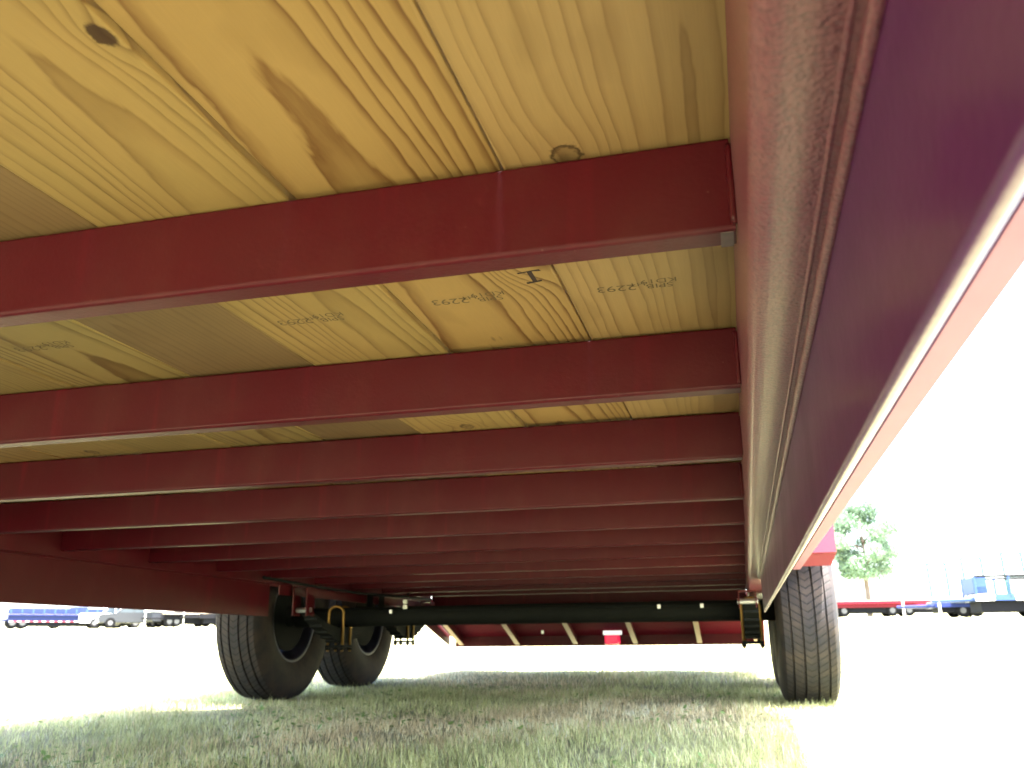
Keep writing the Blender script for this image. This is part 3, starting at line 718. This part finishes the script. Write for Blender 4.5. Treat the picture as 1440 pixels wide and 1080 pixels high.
# left hand row: blue trailer, then service vehicles
def far_truck(x, y, rz, label, cat, body, L=5.4, box_cargo=False, h=1.85):
    t = empty('parked_truck', (x, y, ground_z(x, y)), label, cat, None, rz)
    w2 = 0.95
    prof = [(-L / 2, 0.45), (-L / 2, 0.95), (-L / 2 + 0.15, 1.08), (-L / 2 + 1.3, 1.16), (-L / 2 + 1.9, h - 0.08), (-L / 2 + 2.2, h), (-L / 2 + 3.3, h), (-L / 2 + 3.6, 1.2), (L / 2 - 0.05, 1.2), (L / 2, 1.1), (L / 2, 0.5), (L / 2 - 0.1, 0.42), (-L / 2 + 0.1, 0.42)]
    bm = bmesh.new(); a = [bm.verts.new((px, -w2, pz)) for px, pz in prof]; b = [bm.verts.new((px, w2, pz)) for px, pz in prof]
    n = len(prof)
    for i in range(n): bm.faces.new((a[i], a[(i + 1) % n], b[(i + 1) % n], b[i]))
    bm.faces.new(a[::-1]); bm.faces.new(b); bmesh.ops.recalc_face_normals(bm, faces=bm.faces)
    bmesh.ops.bevel(bm, geom=list(bm.edges), offset=0.035, segments=2, affect='EDGES')
    part('body', bm, body, t)
    for s in (-1, 1):
        bm = bmesh.new(); q = [(-L / 2 + 1.55, 1.22), (-L / 2 + 2.02, h - 0.12), (-L / 2 + 2.6, h - 0.12), (-L / 2 + 2.6, 1.22)]
        bm.faces.new([bm.verts.new((px, s * (w2 + 0.004), pz)) for px, pz in q]); part('side_window', bm, MAT['glass'], t)
        bm = bmesh.new(); q = [(-L / 2 + 2.68, 1.22), (-L / 2 + 2.68, h - 0.12), (-L / 2 + 3.25, h - 0.12), (-L / 2 + 3.48, 1.22)]
        bm.faces.new([bm.verts.new((px, s * (w2 + 0.004), pz)) for px, pz in q]); part('side_window', bm, MAT['glass'], t)
        part('headlight', newbox(-L / 2 - 0.02, -L / 2 + 0.12, s * 0.72 - 0.14, s * 0.72 + 0.14, 0.78, 0.95, bev=0.01), MAT['white'], t)
    bm = bmesh.new(); q = [(-L / 2 + 1.36, 1.2), (-L / 2 + 1.88, h - 0.1)]
    bm.faces.new([bm.verts.new(p_) for p_ in ((q[0][0] - 0.01, -0.8, q[0][1]), (q[0][0] - 0.01, 0.8, q[0][1]), (q[1][0] - 0.01, 0.75, q[1][1]), (q[1][0] - 0.01, -0.75, q[1][1]))])
    part('windscreen', bm, MAT['glass'], t)
    part('bumper', newbox(-L / 2 - 0.08, -L / 2 + 0.02, -0.93, 0.93, 0.42, 0.62, bev=0.02), MAT['white'], t)
    for f in (0.17, 0.78):
        for s in (-1, 1): far_wheel(t, -L / 2 + f * L, s * 0.86, 0.40)
    if box_cargo:
        part('cargo_box', newbox(-L / 2 + 3.65, L / 2 + 0.05, -1.0, 1.0, 1.205, 2.5, bev=0.03), MAT['white'], t)
    return t
far_trailer(-55.8, 65.5, 0.80, 9.2, 'long blue trailer with red and white reflective tape parked far off at the left edge', MAT['blue'], 1.15, 0.62, tape=True, wheels=(0.04, 0.12, 0.9), wh=0.50, sides=0.5)
far_truck(-57.5, 68.5, 0.85, 'dark blue pickup truck standing behind the left end of the blue trailer', 'truck', MAT['blue'])
far_truck(-53.2, 67.6, -2.3, 'white pickup truck standing behind the middle of the long blue trailer', 'truck', MAT['white'])
far_truck(-49.5, 65.5, 0.75, 'grey pickup truck parked behind the right end of the long blue trailer', 'truck', MAT['silver'])
far_truck(-45.6, 66.5, -2.2, 'grey truck with tall white cargo box behind the far black trailers', 'truck', MAT['silver'], box_cargo=True)
far_trailer(-43.8, 66.0, 0.72, 5.5, 'black equipment trailer parked far off in front of a grey truck with a white box', MAT['far_black'], 1.0, 0.45, wheels=(0.1, 0.2, 0.85), wh=0.42)
far_truck(-43.5, 72.0, 0.7, 'small black pickup truck parked far off left of the near wheel', 'truck', MAT['far_black'])
far_trailer(-41.2, 66.5, 0.68, 4.5, 'short black trailer parked far off right beside the near left wheel', MAT['far_black'], 1.0, 0.40, wheels=(0.35, 0.5), wh=0.42)
# --- tree
def tree(x, y, label, hcrown=5.2, wcrown=5.6, trunk=2.6):
    t = empty('leafy_tree', (x, y, ground_z(x, y)), label, 'tree')
    bm = bmesh.new()
    tube(bm, [(0, 0, -0.1), (0.03, 0, trunk * 0.6), (0.0, 0.05, trunk), (0.1, 0, trunk + hcrown * 0.45), (0.05, 0, trunk + hcrown * 0.85)], [0.24, 0.19, 0.17, 0.09, 0.03], 10)
    for i in range(14):
        a = i * 2.4; z0 = trunk + hcrown * (0.02 + 0.045 * i); rr = wcrown * 0.42 * (1 - 0.03 * i)
        tube(bm, [(0.02, 0, z0), (math.cos(a) * rr * 0.5, math.sin(a) * rr * 0.5, z0 + 0.45), (math.cos(a) * rr, math.sin(a) * rr, z0 + 0.7)], [0.06, 0.04, 0.015], 6)
    part('trunk', bm, plain('bark', (0.10, 0.075, 0.06), 0.9, 0, 0.4, 8), t, True)
    N = 0; V = []; cols = []
    clumps = []
    for i in range(90):
        u = random.random(); zc = trunk + hcrown * (0.05 + 0.95 * u)
        prof = math.sqrt(max(0.05, 1 - (2 * (u - 0.42)) ** 2)) if u < 0.9 else 0.45
        a = random.uniform(0, 6.283); rr = wcrown / 2 * prof * math.sqrt(random.uniform(0.15, 1))
        clumps.append((rr * math.cos(a), rr * math.sin(a), zc, random.uniform(0.45, 0.95)))
    for (cx, cy, cz, cr) in clumps:
        n = int(150 * (cr / 0.45) ** 1.5)
        tint = rng.uniform(0.6, 1.25)
        for _ in range(n):
            d = rng.normal(size=3); d /= np.linalg.norm(d); rr = cr * rng.random() ** 0.4
            p0 = np.array([cx, cy, cz]) + d * rr * np.array([1, 1, 0.7])
            a = rng.normal(size=3); a /= np.linalg.norm(a); b = np.cross(a, rng.normal(size=3)); b /= np.linalg.norm(b)
            s = rng.uniform(0.06, 0.11)
            V += [p0 - a * s, p0 + b * s * 0.55, p0 + a * s, p0 - b * s * 0.55]; cols.append(tint * rng.uniform(0.8, 1.2))
    V = np.array(V); n = len(V) // 4
    me = bpy.data.meshes.new('crown'); me.from_pydata(V.tolist(), [], np.arange(4 * n).reshape(n, 4).tolist())
    at = me.color_attributes.new('tint', 'FLOAT_COLOR', 'POINT')
    cc = np.array(cols)[:, None] * np.array([0.11, 0.175, 0.11]); c4 = np.ones((n, 4, 4)); c4[:, :, :3] = cc[:, None, :]
    at.data.foreach_set('color', c4.reshape(-1))
    link('crown', me, GM, t)
tree(8.6, 69.0, 'leafy green tree standing behind the parked red trailer')
